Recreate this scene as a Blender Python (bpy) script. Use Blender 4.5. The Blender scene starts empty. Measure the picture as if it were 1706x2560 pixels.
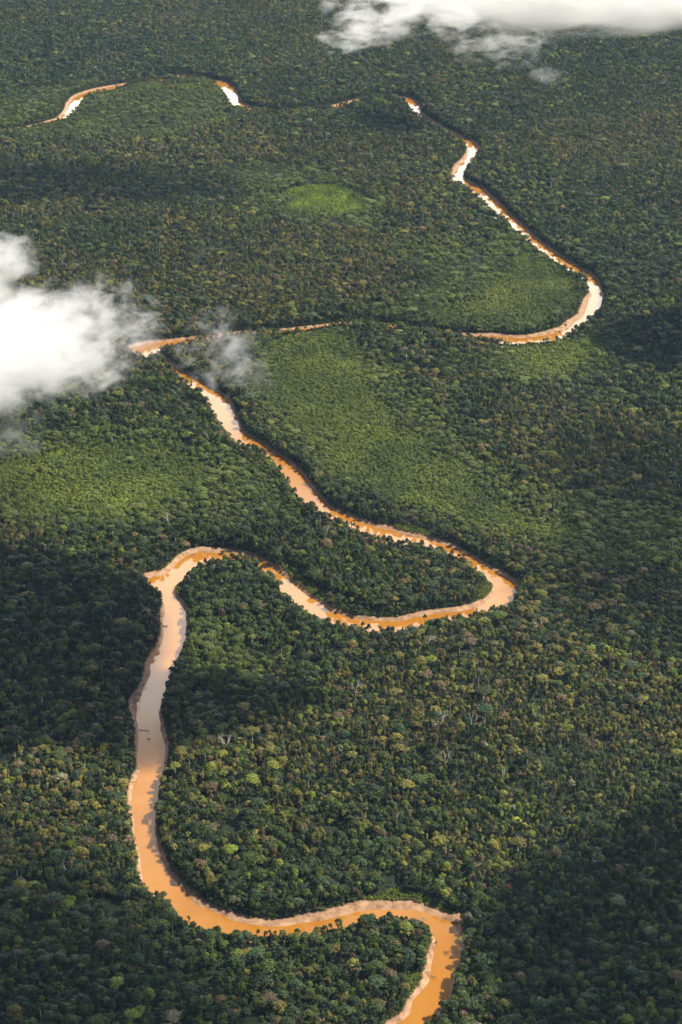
import bpy, math, random
import numpy as np
from mathutils import Vector, Matrix

random.seed(7)
rng = np.random.default_rng(11)
R = math.radians

# ------------------------------------------------------------------ camera
sc = bpy.context.scene
PW, PH, F = 1706.0, 2560.0, 5000.0          # photograph size and focal length in its pixels
CAM_H, PITCH = 1500.0, R(27.1)              # height above the flood plain, pitch below the horizon
cam_d = bpy.data.cameras.new('camera')
cam = bpy.data.objects.new('camera', cam_d)
sc.collection.objects.link(cam)
cam.location = (0, 0, CAM_H)
cam.rotation_euler = (math.pi / 2 - PITCH, 0, 0)
cam_d.sensor_fit = 'VERTICAL'
cam_d.sensor_height = 24.0
cam_d.lens = 24.0 * F / PH
cam_d.clip_start = 1.0
cam_d.clip_end = 90000.0
sc.camera = cam

# ------------------------------------------------------------------ sun and sky
SUN_EL, SUN_AZ = R(50), R(83)               # azimuth clockwise from +Y (view direction)
sun_dir = Vector((math.sin(SUN_AZ) * math.cos(SUN_EL), math.cos(SUN_AZ) * math.cos(SUN_EL), math.sin(SUN_EL)))
sd = bpy.data.lights.new('sun', 'SUN')
sd.energy = 5.0
sd.angle = R(0.5)
sd.color = (1.0, 0.92, 0.77)
sun = bpy.data.objects.new('sun', sd)
sun.rotation_euler = sun_dir.to_track_quat('Z', 'Y').to_euler()
sun.location = (3000, 0, 4000)
sc.collection.objects.link(sun)

world = bpy.data.worlds.new('World')
sc.world = world
world.use_nodes = True
nt = world.node_tree
nt.nodes.clear()
out = nt.nodes.new('ShaderNodeOutputWorld')
bg = nt.nodes.new('ShaderNodeBackground')
sky = nt.nodes.new('ShaderNodeTexSky')
sky.sky_type = 'NISHITA'
sky.sun_disc = False
sky.sun_elevation = SUN_EL
sky.sun_rotation = SUN_AZ
sky.altitude = 300
sky.dust_density = 0.6
sky.ozone_density = 3.0
bg.inputs['Strength'].default_value = 0.05
tc = nt.nodes.new('ShaderNodeTexCoord')
# a deck of broken cumulus: view direction projected on a plane overhead
sep = nt.nodes.new('ShaderNodeSeparateXYZ')
nt.links.new(tc.outputs['Generated'], sep.inputs[0])
zc = nt.nodes.new('ShaderNodeMath'); zc.operation = 'MAXIMUM'; zc.inputs[1].default_value = 0.02
nt.links.new(sep.outputs['Z'], zc.inputs[0])
za = nt.nodes.new('ShaderNodeMath'); za.operation = 'ADD'; za.inputs[1].default_value = 0.12
nt.links.new(zc.outputs[0], za.inputs[0])
dx = nt.nodes.new('ShaderNodeMath'); dx.operation = 'DIVIDE'
dy = nt.nodes.new('ShaderNodeMath'); dy.operation = 'DIVIDE'
nt.links.new(sep.outputs['X'], dx.inputs[0]); nt.links.new(za.outputs[0], dx.inputs[1])
nt.links.new(sep.outputs['Y'], dy.inputs[0]); nt.links.new(za.outputs[0], dy.inputs[1])
cmb = nt.nodes.new('ShaderNodeCombineXYZ')
nt.links.new(dx.outputs[0], cmb.inputs[0]); nt.links.new(dy.outputs[0], cmb.inputs[1])
cn = nt.nodes.new('ShaderNodeTexNoise')
cn.inputs['Scale'].default_value = 2.6
cn.inputs['Detail'].default_value = 6
cn.inputs['Roughness'].default_value = 0.6
nt.links.new(cmb.outputs[0], cn.inputs['Vector'])
cr = nt.nodes.new('ShaderNodeMapRange')
cr.interpolation_type = 'SMOOTHSTEP'
cr.inputs['From Min'].default_value = 0.37
cr.inputs['From Max'].default_value = 0.50
nt.links.new(cn.outputs['Fac'], cr.inputs['Value'])
cm = nt.nodes.new('ShaderNodeMix'); cm.data_type = 'RGBA'
# the bank of sunlit cumulus stands ahead, low over the forest; overhead the sky is clearer
def mrange(src, a, b, c=0.0, d=1.0):
    q = nt.nodes.new('ShaderNodeMapRange'); q.interpolation_type = 'SMOOTHSTEP'
    for k_, v_ in zip(('From Min', 'From Max', 'To Min', 'To Max'), (a, b, c, d)): q.inputs[k_].default_value = v_
    nt.links.new(src, q.inputs['Value']); return q.outputs[0]
def mul(a, b):
    q = nt.nodes.new('ShaderNodeMath'); q.operation = 'MULTIPLY'
    nt.links.new(a, q.inputs[0]); nt.links.new(b, q.inputs[1]); return q.outputs[0]
ab = nt.nodes.new('ShaderNodeMath'); ab.operation = 'ABSOLUTE'; nt.links.new(sep.outputs['X'], ab.inputs[0])
ahead = mul(mrange(ab.outputs[0], 0.22, 0.5, 1.0, 0.06), mrange(sep.outputs['Y'], 0.0, 0.4, 0.06, 1.0))
low = mrange(sep.outputs['Z'], 0.56, 0.66, 1.0, 0.04)
cm.inputs['B'].default_value = (74.0, 70.0, 66.0, 1)
nt.links.new(mul(cr.outputs[0], mul(ahead, low)), cm.inputs['Factor'])
nt.links.new(sky.outputs[0], cm.inputs['A'])
nt.links.new(cm.outputs['Result'], bg.inputs['Color'])
nt.links.new(bg.outputs[0], out.inputs['Surface'])

sc.view_settings.view_transform = 'Standard'
sc.view_settings.look = 'None'
sc.view_settings.gamma = 1.0
sc.view_settings.exposure = 0.75
sc.render.engine = 'CYCLES'
cy = sc.cycles
cy.diffuse_bounces = 2
cy.glossy_bounces = 2
cy.transmission_bounces = 3
cy.transparent_max_bounces = 8
cy.volume_bounces = 6
cy.max_bounces = 8
cy.volume_step_rate = 0.5
sc.render.filter_size = 1.2
cy.volume_preview_step_rate = 1.0
cy.volume_max_steps = 96
cy.sample_clamp_indirect = 6
cy.use_denoising = True
cy.denoiser = 'OPENIMAGEDENOISE'
cy.use_adaptive_sampling = True
cy.adaptive_threshold = 0.02

# ------------------------------------------------------------------ helpers
COL = sc.collection
CP, SP = math.cos(PITCH), math.sin(PITCH)

def gp(px, py, z=0.0):
    """ground point under a pixel of the photograph, on the plane at height z"""
    u = (px - PW / 2) / F
    v = -(py - PH / 2) / F
    dx_, dy_, dz_ = u, CP + v * SP, -SP + v * CP
    t = (z - CAM_H) / dz_
    return (dx_ * t, dy_ * t)

def proj(x, y, z):
    """numpy: pixel of world points"""
    zz = z - CAM_H
    depth = y * CP - zz * SP
    up = y * SP + zz * CP
    return PW / 2 + F * x / depth, PH / 2 - F * up / depth, depth

def hash2(ix, iy, seed):
    h = (ix.astype(np.int64) * 374761393 + iy.astype(np.int64) * 668265263 + seed * 974711) & 0xffffffff
    h = ((h ^ (h >> 13)) * 1274126177) & 0xffffffff
    return ((h ^ (h >> 16)) & 0xffffff) / float(0xffffff)

def vnoise(x, y, s, seed=0):
    x = np.asarray(x) / s; y = np.asarray(y) / s
    ix = np.floor(x); iy = np.floor(y)
    fx = x - ix; fy = y - iy
    fx = fx * fx * (3 - 2 * fx); fy = fy * fy * (3 - 2 * fy)
    a = hash2(ix, iy, seed); b = hash2(ix + 1, iy, seed)
    c = hash2(ix, iy + 1, seed); d = hash2(ix + 1, iy + 1, seed)
    return (a * (1 - fx) + b * fx) * (1 - fy) + (c * (1 - fx) + d * fx) * fy

def fbm(x, y, s, seed=0, o=4):
    t = 0; a = 1.0; n = 0
    for k in range(o):
        t = t + a * vnoise(x, y, s / 2 ** k, seed + k * 17); n += a; a *= 0.55
    return t / n

def tag(o, label=None, cat=None, group=None, kind=None):
    if label: o['label'] = label
    if cat: o['category'] = cat
    if group: o['group'] = group
    if kind: o['kind'] = kind
    return o

def mesh_np(name, verts, faces, mats, mat_idx=None, smooth=False, nside=4):
    me = bpy.data.meshes.new(name)
    v = np.asarray(verts, dtype=np.float32); f = np.asarray(faces, dtype=np.int32)
    me.vertices.add(len(v)); me.vertices.foreach_set('co', v.ravel())
    me.loops.add(f.size); me.loops.foreach_set('vertex_index', f.ravel())
    me.polygons.add(len(f))
    me.polygons.foreach_set('loop_start', np.arange(len(f), dtype=np.int32) * f.shape[1])
    for m in mats: me.materials.append(m)
    if mat_idx is not None:
        me.polygons.foreach_set('material_index', np.asarray(mat_idx, dtype=np.int32))
    if smooth:
        me.polygons.foreach_set('use_smooth', np.ones(len(f), dtype=bool))
    me.update(calc_edges=True)
    return me

def link(name, me, parent=None, loc=None):
    o = bpy.data.objects.new(name, me)
    COL.objects.link(o)
    if parent: o.parent = parent
    if loc is not None: o.location = loc
    return o

def mat_new(name):
    m = bpy.data.materials.new(name); m.use_nodes = True
    n = m.node_tree.nodes; b = n['Principled BSDF']
    return m, m.node_tree, b

# ------------------------------------------------------------------ materials
def leaf_material():
    m, t, b = mat_new('leaves')
    at = t.nodes.new('ShaderNodeAttribute'); at.attribute_type = 'INSTANCER'; at.attribute_name = 'tint'
    lv = t.nodes.new('ShaderNodeAttribute'); lv.attribute_type = 'GEOMETRY'; lv.attribute_name = 'leafvar'
    hsv = t.nodes.new('ShaderNodeHueSaturation')
    t.links.new(at.outputs['Color'], hsv.inputs['Color'])
    mr = t.nodes.new('ShaderNodeMapRange'); mr.inputs['To Min'].default_value = 0.6; mr.inputs['To Max'].default_value = 1.45
    t.links.new(lv.outputs['Fac'], mr.inputs['Value']); t.links.new(mr.outputs[0], hsv.inputs['Value'])
    mh = t.nodes.new('ShaderNodeMapRange'); mh.inputs['To Min'].default_value = 0.485; mh.inputs['To Max'].default_value = 0.515
    t.links.new(lv.outputs['Fac'], mh.inputs['Value']); t.links.new(mh.outputs[0], hsv.inputs['Hue'])
    t.links.new(hsv.outputs[0], b.inputs['Base Color'])
    b.inputs['Roughness'].default_value = 0.5
    b.inputs['Specular IOR Level'].default_value = 0.28
    tr = t.nodes.new('ShaderNodeBsdfTranslucent'); t.links.new(hsv.outputs[0], tr.inputs['Color'])
    mx = t.nodes.new('ShaderNodeMixShader'); mx.inputs[0].default_value = 0.18
    t.links.new(b.outputs[0], mx.inputs[1]); t.links.new(tr.outputs[0], mx.inputs[2])
    t.links.new(mx.outputs[0], t.nodes['Material Output'].inputs['Surface'])
    return m

def bark_material(name, c1, c2):
    m, t, b = mat_new(name)
    n = t.nodes.new('ShaderNodeTexNoise'); n.inputs['Scale'].default_value = 1.5
    g = t.nodes.new('ShaderNodeTexCoord'); t.links.new(g.outputs['Object'], n.inputs['Vector'])
    r = t.nodes.new('ShaderNodeValToRGB')
    r.color_ramp.elements[0].color = (*c1, 1); r.color_ramp.elements[1].color = (*c2, 1)
    r.color_ramp.elements[0].position = 0.35; r.color_ramp.elements[1].position = 0.65
    t.links.new(n.outputs['Fac'], r.inputs[0]); t.links.new(r.outputs[0], b.inputs['Base Color'])
    b.inputs['Roughness'].default_value = 0.85
    return m

LEAF = leaf_material()
BARK = bark_material('bark', (0.10, 0.075, 0.05), (0.24, 0.20, 0.16))
PALE = bark_material('pale_bark', (0.55, 0.51, 0.46), (0.75, 0.71, 0.65))
DRIFT = bark_material('driftwood', (0.06, 0.04, 0.03), (0.16, 0.11, 0.08))

def ground_material():
    m, t, b = mat_new('floodplain_soil')
    a = t.nodes.new('ShaderNodeAttribute'); a.attribute_name = 'mud'
    g = t.nodes.new('ShaderNodeTexCoord')
    n1 = t.nodes.new('ShaderNodeTexNoise'); n1.inputs['Scale'].default_value = 0.09; n1.inputs['Detail'].default_value = 8
    n1.inputs['Roughness'].default_value = 0.65
    t.links.new(g.outputs['Object'], n1.inputs['Vector'])
    r1 = t.nodes.new('ShaderNodeValToRGB')
    e = r1.color_ramp.elements
    e[0].position = 0.30; e[0].color = (0.17, 0.085, 0.045, 1)
    e[1].position = 0.66; e[1].color = (0.46, 0.285, 0.165, 1)
    t.links.new(n1.outputs['Fac'], r1.inputs[0])
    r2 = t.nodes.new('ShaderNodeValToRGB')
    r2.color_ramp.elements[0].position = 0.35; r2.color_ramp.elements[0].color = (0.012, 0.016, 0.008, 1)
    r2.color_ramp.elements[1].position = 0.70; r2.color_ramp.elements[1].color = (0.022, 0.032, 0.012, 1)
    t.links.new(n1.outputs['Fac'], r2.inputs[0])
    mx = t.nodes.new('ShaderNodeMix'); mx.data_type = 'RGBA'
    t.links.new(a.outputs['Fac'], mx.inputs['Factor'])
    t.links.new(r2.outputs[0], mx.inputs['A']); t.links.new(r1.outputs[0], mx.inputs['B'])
    t.links.new(mx.outputs['Result'], b.inputs['Base Color'])
    b.inputs['Roughness'].default_value = 0.8
    b.inputs['Specular IOR Level'].default_value = 0.25
    bp = t.nodes.new('ShaderNodeBump'); bp.inputs['Strength'].default_value = 0.8; bp.inputs['Distance'].default_value = 1.0
    t.links.new(n1.outputs['Fac'], bp.inputs['Height']); t.links.new(bp.outputs[0], b.inputs['Normal'])
    return m

def water_material():
    m, t, b = mat_new('muddy_water')
    g = t.nodes.new('ShaderNodeTexCoord')
    n1 = t.nodes.new('ShaderNodeTexNoise'); n1.inputs['Scale'].default_value = 0.008; n1.inputs['Detail'].default_value = 7
    n1.inputs['Distortion'].default_value = 1.2
    t.links.new(g.outputs['Object'], n1.inputs['Vector'])
    r1 = t.nodes.new('ShaderNodeValToRGB')
    e = r1.color_ramp.elements
    e[0].position = 0.38; e[0].color = (0.32, 0.127, 0.012, 1)
    e[1].position = 0.62; e[1].color = (0.36, 0.153, 0.020, 1)
    t.links.new(n1.outputs['Fac'], r1.inputs[0]); t.links.new(r1.outputs[0], b.inputs['Base Color'])
    b.inputs['Roughness'].default_value = 0.05
    b.inputs['IOR'].default_value = 1.33
    n2 = t.nodes.new('ShaderNodeTexNoise'); n2.inputs['Scale'].default_value = 0.35; n2.inputs['Detail'].default_value = 3
    t.links.new(g.outputs['Object'], n2.inputs['Vector'])
    bp = t.nodes.new('ShaderNodeBump'); bp.inputs['Strength'].default_value = 0.25; bp.inputs['Distance'].default_value = 0.12
    t.links.new(n2.outputs['Fac'], bp.inputs['Height']); t.links.new(bp.outputs[0], b.inputs['Normal'])
    return m

# ------------------------------------------------------------------ the river: tree line on both banks
# photograph pixel, height of what is seen there (m), width of bare mud (m)
BANK_A = [(880,2700,0,8),(915,2610,0,8),(955,2560,0,8),(1012,2530,2,7),(1022,2486,3,6),(1052,2445,3,8),(1066,2404,4,8),(1071,2371,5,7),(1075,2351,7,6),(1084,2324,10,4),
(1069,2306,14,3),(1045,2298,15,2),(1008,2278,16,2),(963,2271,17,2),(947,2280,16,2),(890,2288,15,2),(861,2304,15,2),(820,2308,15,2),(784,2322,15,2),(747,2327,15,2),(710,2322,16,2),(661,2324,15,2),(631,2328,15,2),(586,2328,15,2),(561,2317,15,2),(541,2307,15,2),(510,2310,15,2),(484,2297,15,2),(452,2285,15,2),(439,2262,15,2),(427,2240,15,2),(414,2232,15,2),(385,2221,14,3),(360,2205,10,4),
(344,2183,5,6),(341,2151,5,5),(347,2141,6,3),(341,2119,5,3),(328,2084,4,3),(333,2042,6,2),(319,2020,4,4),(317,1991,4,5),(322,1950,4,6),(338,1928,5,5),(341,1905,5,5),(336,1877,4,5),(336,1850,4,5),(338,1812,4,5),(325,1779,4,8),(320,1748,4,12),(333,1730,4,11),(351,1702,4,9),(360,1679,4,8),(364,1651,4,7),(382,1618,4,6),(399,1593,4,5),(402,1557,4,4),(398,1524,4,7),(408,1503,5,3),(403,1478,8,2),(384,1459,10,2),(369,1457,6,4),
(352,1443,0,8),(371,1430,0,12),(397,1427,0,12),(415,1416,0,10),(435,1396,0,9),(453,1385,0,10),(473,1373,0,12),(504,1366,0,15),(530,1367,0,14),(568,1369,0,12),(593,1374,0,8),(624,1378,0,8),(647,1387,0,6),(670,1400,0,5),(700,1419,0,5),(745,1459,0,5),(789,1490,0,6),(834,1517,0,6),(879,1536,0,5),(923,1541,0,6),(990,1544,0,7),(1035,1532,0,8),(1079,1524,0,9),(1129,1519,0,10),(1169,1512,0,10),(1204,1497,1,9),(1222,1481,1,8),(1231,1463,2,6),
(1218,1441,5,3),(1187,1423,9,2),(1173,1401,10,2),(1140,1381,12,2),(1102,1363,14,2),(1057,1352,16,2),(986,1340,17,2),(932,1328,15,2),(870,1307,14,2),(825,1285,14,2),(798,1274,14,2),(763,1251,14,2),(746,1236,12,2),(725,1202,10,2),(706,1175,10,2),(679,1148,10,2),(660,1131,11,2),(637,1114,12,2),(602,1106,14,2),(576,1089,12,2),(553,1056,10,2),(537,1033,9,2),(530,1014,9,2),(509,987,10,2),(503,976,10,2),(472,957,13,2),(447,928,15,2),
(427,905,18,2),(408,885,18,2),(394,879,17,2),(378,888,12,3),(350,886,10,3),(322,878,6,3),(312,866,0,3),(331,860,0,3),(365,852,0,3),(434,846,0,3),(490,840,0,3),(600,827,0,3),(680,824,0,3),(730,819,0,4),(800,811,0,4),(870,802,0,3),(960,805,0,3),(1080,822,0,3),(1180,834,0,4),(1240,831,0,8),(1291,838,0,9),(1336,834,0,10),(1371,826,0,11),(1403,815,0,12),(1419,799,0,13),(1444,787,0,13),(1454,764,1,12),(1457,748,1,10),(1471,736,2,8),(1473,720,3,5),(1463,701,6,2),
(1444,685,9,2),(1422,672,10,2),(1406,656,10,2),(1387,648,11,2),(1371,632,11,2),(1352,626,11,2),(1337,610,11,2),(1317,592,11,2),(1291,576,11,2),(1275,551,11,2),(1259,538,11,2),(1237,533,12,2),(1221,511,11,2),(1202,493,11,2),(1189,480,12,2),(1173,465,14,2),(1150,453,16,2),(1130,448,14,2),(1129,430,6,3),(1134,410,3,12),(1150,399,3,12),(1166,375,6,6),(1170,362,9,2),(1158,348,14,2),(1113,319,16,2),(1082,300,16,2),(1055,288,15,2),(1044,287,13,2),(1025,269,9,2),(1013,250,8,2),
(985,235,16,2),(940,232,18,2),(905,243,18,2),(886,252,14,2),(838,268,12,2),(822,262,18,2),(790,262,18,2),(740,270,17,2),(660,270,17,2),(605,266,13,2),(582,262,12,2),(559,226,7,2),(540,204,10,2),(500,188,16,2),(420,185,17,2),(340,192,17,2),(297,211,15,2),(261,226,12,2),(226,230,10,2),(209,246,6,2),(194,272,7,2),(162,295,12,2),(143,291,18,2),(100,298,18,2),(60,308,18,2),(0,315,18,2),(-120,328,16,2),(-300,310,15,2)]
BANK_B = [(1010,2700,0,3),(1040,2610,0,3),(1066,2560,6,3),(1084,2547,4,4),(1112,2520,4,4),(1128,2486,4,3),(1137,2441,3,3),(1149,2424,2,3),(1161,2371,2,5),(1160,2351,2,6),(1170,2335,3,5),(1150,2314,3,3),(1165,2298,1,8),(1173,2285,0,14),(1147,2284,0,12),(1127,2286,0,10),(1090,2265,0,12),(1049,2253,0,13),(1008,2251,0,14),(951,2249,0,15),(902,2251,0,15),(845,2267,0,13),(800,2278,0,12),(755,2290,0,11),(722,2296,0,10),(694,2298,0,11),(641,2292,0,12),(600,2286,0,11),(567,2275,0,9),(535,2262,0,8),(503,2246,0,8),(484,2227,0,7),(459,2211,0,6),(433,2179,0,7),(417,2154,0,6),(414,2128,2,5),
(400,2106,3,3),(393,2081,3,2),(389,2055,3,2),(393,2030,3,2),(398,1998,3,2),(400,1963,3,2),(410,1937,3,3),(419,1908,3,5),(422,1886,3,5),(423,1857,2,6),(418,1837,2,6),(407,1794,2,5),(401,1774,2,3),(412,1738,3,2),(424,1697,3,2),(437,1661,3,2),(455,1626,3,2),(466,1595,3,2),(468,1564,3,2),(470,1534,3,3),(470,1516,2,6),(456,1493,0,7),(438,1480,0,5),(440,1468,0,3),(463,1447,3,2),(484,1429,7,2),(496,1409,12,2),(519,1394,15,2),(545,1391,16,2),(570,1382,17,2),(601,1382,17,2),(632,1391,16,2),(647,1404,12,2),(655,1422,11,2),(678,1428,13,2),(685,1442,11,2),
(700,1460,10,2),(704,1479,12,2),(727,1490,14,2),(754,1512,14,2),(789,1535,14,2),(834,1548,15,2),(896,1559,16,2),(950,1566,16,2),(995,1573,15,2),(1048,1566,14,2),(1060,1553,15,2),(1084,1541,16,2),(1146,1534,17,2),(1173,1533,16,2),(1200,1518,15,2),(1236,1515,15,2),(1270,1512,13,3),(1285,1490,8,2),(1297,1468,3,3),(1299,1455,0,6),(1280,1441,0,6),(1254,1423,0,7),(1222,1410,0,7),(1196,1392,0,7),(1169,1379,0,7),(1137,1358,0,8),(1102,1347,0,9),(1066,1336,0,9),(1021,1329,0,8),(992,1318,0,9),(977,1306,0,15),(960,1314,0,9),(914,1298,0,7),(879,1285,0,6),(847,1274,0,6),(821,1258,0,4),
(806,1240,0,3),(784,1213,0,3),(758,1177,0,3),(727,1150,0,3),(696,1131,0,3),(662,1108,0,3),(639,1092,0,3),(608,1073,0,3),(597,1046,0,3),(582,1008,0,3),(574,994,0,3),(551,979,0,3),(520,959,0,3),(500,944,0,3),(469,932,0,3),(447,918,0,3),(425,900,0,3),(404,880,2,3),(396,867,6,3),(410,860,12,2),(434,856,16,2),(490,840,17,2),(600,824,17,2),(680,820,17,2),(760,814,17,2),(870,796,17,2),(960,801,17,2),(1080,818,17,2),(1180,834,16,2),(1243,850,14,2),
(1288,853,14,2),(1323,850,14,2),(1377,846,14,2),(1400,839,13,2),(1419,831,12,2),(1428,825,12,2),(1441,811,14,2),(1460,803,14,2),(1479,787,13,2),(1499,769,11,2),(1507,752,8,2),(1510,732,5,2),(1504,713,2,2),(1496,699,0,3),(1479,680,0,3),(1451,667,0,3),(1432,654,0,3),(1412,641,0,3),(1387,625,0,3),(1361,606,0,3),(1336,587,0,3),(1307,558,0,3),(1282,539,0,3),(1256,510,0,3),(1228,485,0,4),(1208,466,0,5),(1189,458,0,5),(1170,445,3,3),(1158,436,4,2),(1166,418,5,2),(1186,399,5,2),(1206,368,3,3),(1190,352,0,5),(1166,345,0,7),(1140,330,0,6),(1113,317,0,4),(1082,298,0,4),(1060,283,1,3),(1050,270,2,2),(1050,254,1,2),(1030,242,0,3),(1013,240,0,3),
(950,238,0,3),(883,249,0,5),(835,262,0,5),(760,276,0,3),(680,276,0,3),(618,262,1,3),(600,244,2,2),(592,221,1,2),(571,201,0,3),(542,199,0,3),(470,186,0,3),(400,194,0,3),(297,210,0,5),(245,218,0,7),(205,229,0,9),(172,243,0,9),(152,290,1,7),(120,301,0,3),(80,313,0,3),(0,325,0,4),(-120,330,0,3),(-300,305,0,3)]

def densify(pts):
    P = np.array([(*gp(a, b, z), m) for a, b, z, m in pts])
    # Chaikin corner cutting once, then resample
    for _ in range(1):
        Q = [P[0]]
        for i in range(len(P) - 1):
            Q.append(P[i] * .75 + P[i + 1] * .25); Q.append(P[i] * .25 + P[i + 1] * .75)
        Q.append(P[-1]); P = np.array(Q)
    out_ = []
    for i in range(len(P) - 1):
        L = np.hypot(*(P[i + 1, :2] - P[i, :2])); n = max(1, int(L / 14))
        for k in range(n): out_.append(P[i] + (P[i + 1] - P[i]) * k / n)
    out_.append(P[-1])
    return np.array(out_)

A_, B_ = densify(BANK_A), densify(BANK_B)
POLY = np.vstack([A_, B_[::-1]])

# raster of signed distance to the tree line (positive inside the channel) and of local mud width
GS = 4.0
GX0, GX1, GY0, GY1 = -1700.0, 1700.0, 1300.0, 8200.0
gx = np.arange(GX0, GX1 + GS / 2, GS); gy = np.arange(GY0, GY1 + GS / 2, GS)
inside = np.zeros((len(gy), len(gx)), bool)
dist = np.full((len(gy), len(gx)), 60.0); mudw = np.full((len(gy), len(gx)), 3.0)
for i in range(len(POLY)):
    a = POLY[i]; b = POLY[(i + 1) % len(POLY)]
    y0, y1 = sorted((a[1], b[1]))
    j0 = np.searchsorted(gy, y0); j1 = np.searchsorted(gy, y1)
    for j in range(j0, j1):
        xi = a[0] + (gy[j] - a[1]) / (b[1] - a[1]) * (b[0] - a[0])
        inside[j, :np.searchsorted(gx, xi)] ^= True
    if i == len(A_) - 1 or i == len(POLY) - 1: continue
    x0, x1 = sorted((a[0], b[0]))
    ja, jb = np.searchsorted(gy, (y0 - 60, y1 + 60)); ia, ib = np.searchsorted(gx, (x0 - 60, x1 + 60))
    if ja >= jb or ia >= ib: continue
    X, Y = np.meshgrid(gx[ia:ib], gy[ja:jb])
    ex, ey = b[0] - a[0], b[1] - a[1]; L2 = ex * ex + ey * ey + 1e-9
    t = np.clip(((X - a[0]) * ex + (Y - a[1]) * ey) / L2, 0, 1)
    d = np.hypot(X - a[0] - t * ex, Y - a[1] - t * ey)
    sub = dist[ja:jb, ia:ib]; m = d < sub
    sub[m] = d[m]
    sm = mudw[ja:jb, ia:ib]; sm[m] = (a[2] + (b[2] - a[2]) * t)[m]
sdist = np.where(inside, dist, -dist)

def sample(arr, x, y):
    fx = np.clip((x - GX0) / GS, 0, len(gx) - 1.001); fy = np.clip((y - GY0) / GS, 0, len(gy) - 1.001)
    ix = fx.astype(int); iy = fy.astype(int); u = fx - ix; v = fy - iy
    return (arr[iy, ix] * (1 - u) + arr[iy, ix + 1] * u) * (1 - v) + (arr[iy + 1, ix] * (1 - u) + arr[iy + 1, ix + 1] * u) * v

def relief(x, y):
    return 5.0 * (fbm(x, y, 700, 3, 3) - 0.5)

# ------------------------------------------------------------------ ground sheet and water
WATER_Z = -3.5
def build_ground():
    def ext(a, first, lim, sgn):
        r = []; s = 40.0; v = first
        while abs(v) < lim:
            v += sgn * s; s *= 1.45; r.append(v)
        return r
    xs = np.array(ext(gx, gx[0], 50000, -1)[::-1] + list(gx) + ext(gx, gx[-1], 50000, 1))
    ys = np.array(ext(gy, gy[0], 50000, -1)[::-1] + list(gy) + ext(gy, gy[-1], 60000, 1))
    X, Y = np.meshgrid(xs, ys)
    s = sample(sdist, X, Y) + 2.4 * (fbm(X, Y, 22, 5, 3) - 0.5) * 2
    w = np.maximum(sample(mudw, X, Y), 1.5) * (0.75 + 0.5 * vnoise(X, Y, 30, 9))
    d = np.clip(s / w, -1, 3)
    Z = np.where(d < 0, 0, -3.9 * np.clip(d, 0, 1) ** 1.15) - np.clip(d - 1, 0, 1) * 3
    near = np.clip(1 - (-s) / 50, 0, 1)
    Z = Z + relief(X, Y) * (1 - near) + 0.25 * (fbm(X, Y, 9, 8, 2) - 0.5)
    out_box = (X < GX0) | (X > GX1) | (Y < GY0) | (Y > GY1)
    Z = np.where(out_box & (s < 0), relief(X, Y), Z)
    nx, ny = len(xs), len(ys)
    V = np.stack([X.ravel(), Y.ravel(), Z.ravel()], 1)
    idx = np.arange(nx * ny).reshape(ny, nx)
    Fc = np.stack([idx[:-1, :-1].ravel(), idx[:-1, 1:].ravel(), idx[1:, 1:].ravel(), idx[1:, :-1].ravel()], 1)
    me = mesh_np('ground', V, Fc, [ground_material()], smooth=True)
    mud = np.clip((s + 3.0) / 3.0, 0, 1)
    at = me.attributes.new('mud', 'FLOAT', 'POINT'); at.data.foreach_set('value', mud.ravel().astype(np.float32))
    o = link('ground', me); tag(o, kind='structure')
    wm = water_material()
    e = 3000.0
    me = mesh_np('river', [(-e, 900, 0), (e, 900, 0), (e, 8800, 0), (-e, 8800, 0)], [(0, 1, 2, 3)], [wm])
    o = link('river', me, loc=(0, 0, WATER_Z)); tag(o, kind='structure')
build_ground()

# ------------------------------------------------------------------ tree prototypes
def tube(p0, p1, r0, r1, n=6, bend=None):
    p0, p1 = np.array(p0, float), np.array(p1, float)
    ax = p1 - p0; L = np.linalg.norm(ax); ax /= L
    u = np.cross(ax, (0, 1, 0) if abs(ax[2]) > .8 else (0, 0, 1)); u /= np.linalg.norm(u); w = np.cross(ax, u)
    rings = [(p0, r0), ((p0 + p1) / 2 + (bend if bend is not None else 0), (r0 + r1) / 2), (p1, r1)]
    V = []; Fc = []
    for c, r in rings:
        for k in range(n):
            a = 2 * math.pi * k / n
            V.append(c + r * (math.cos(a) * u + math.sin(a) * w))
    for j in range(2):
        for k in range(n):
            Fc.append((j * n + k, j * n + (k + 1) % n, (j + 1) * n + (k + 1) % n, (j + 1) * n + k))
    return V, Fc

def merge(parts):
    V = []; Fc = []
    for v, f in parts:
        o_ = len(V); V += [tuple(q) for q in v]; Fc += [tuple(i + o_ for i in q) for q in f]
    return V, Fc

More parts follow.
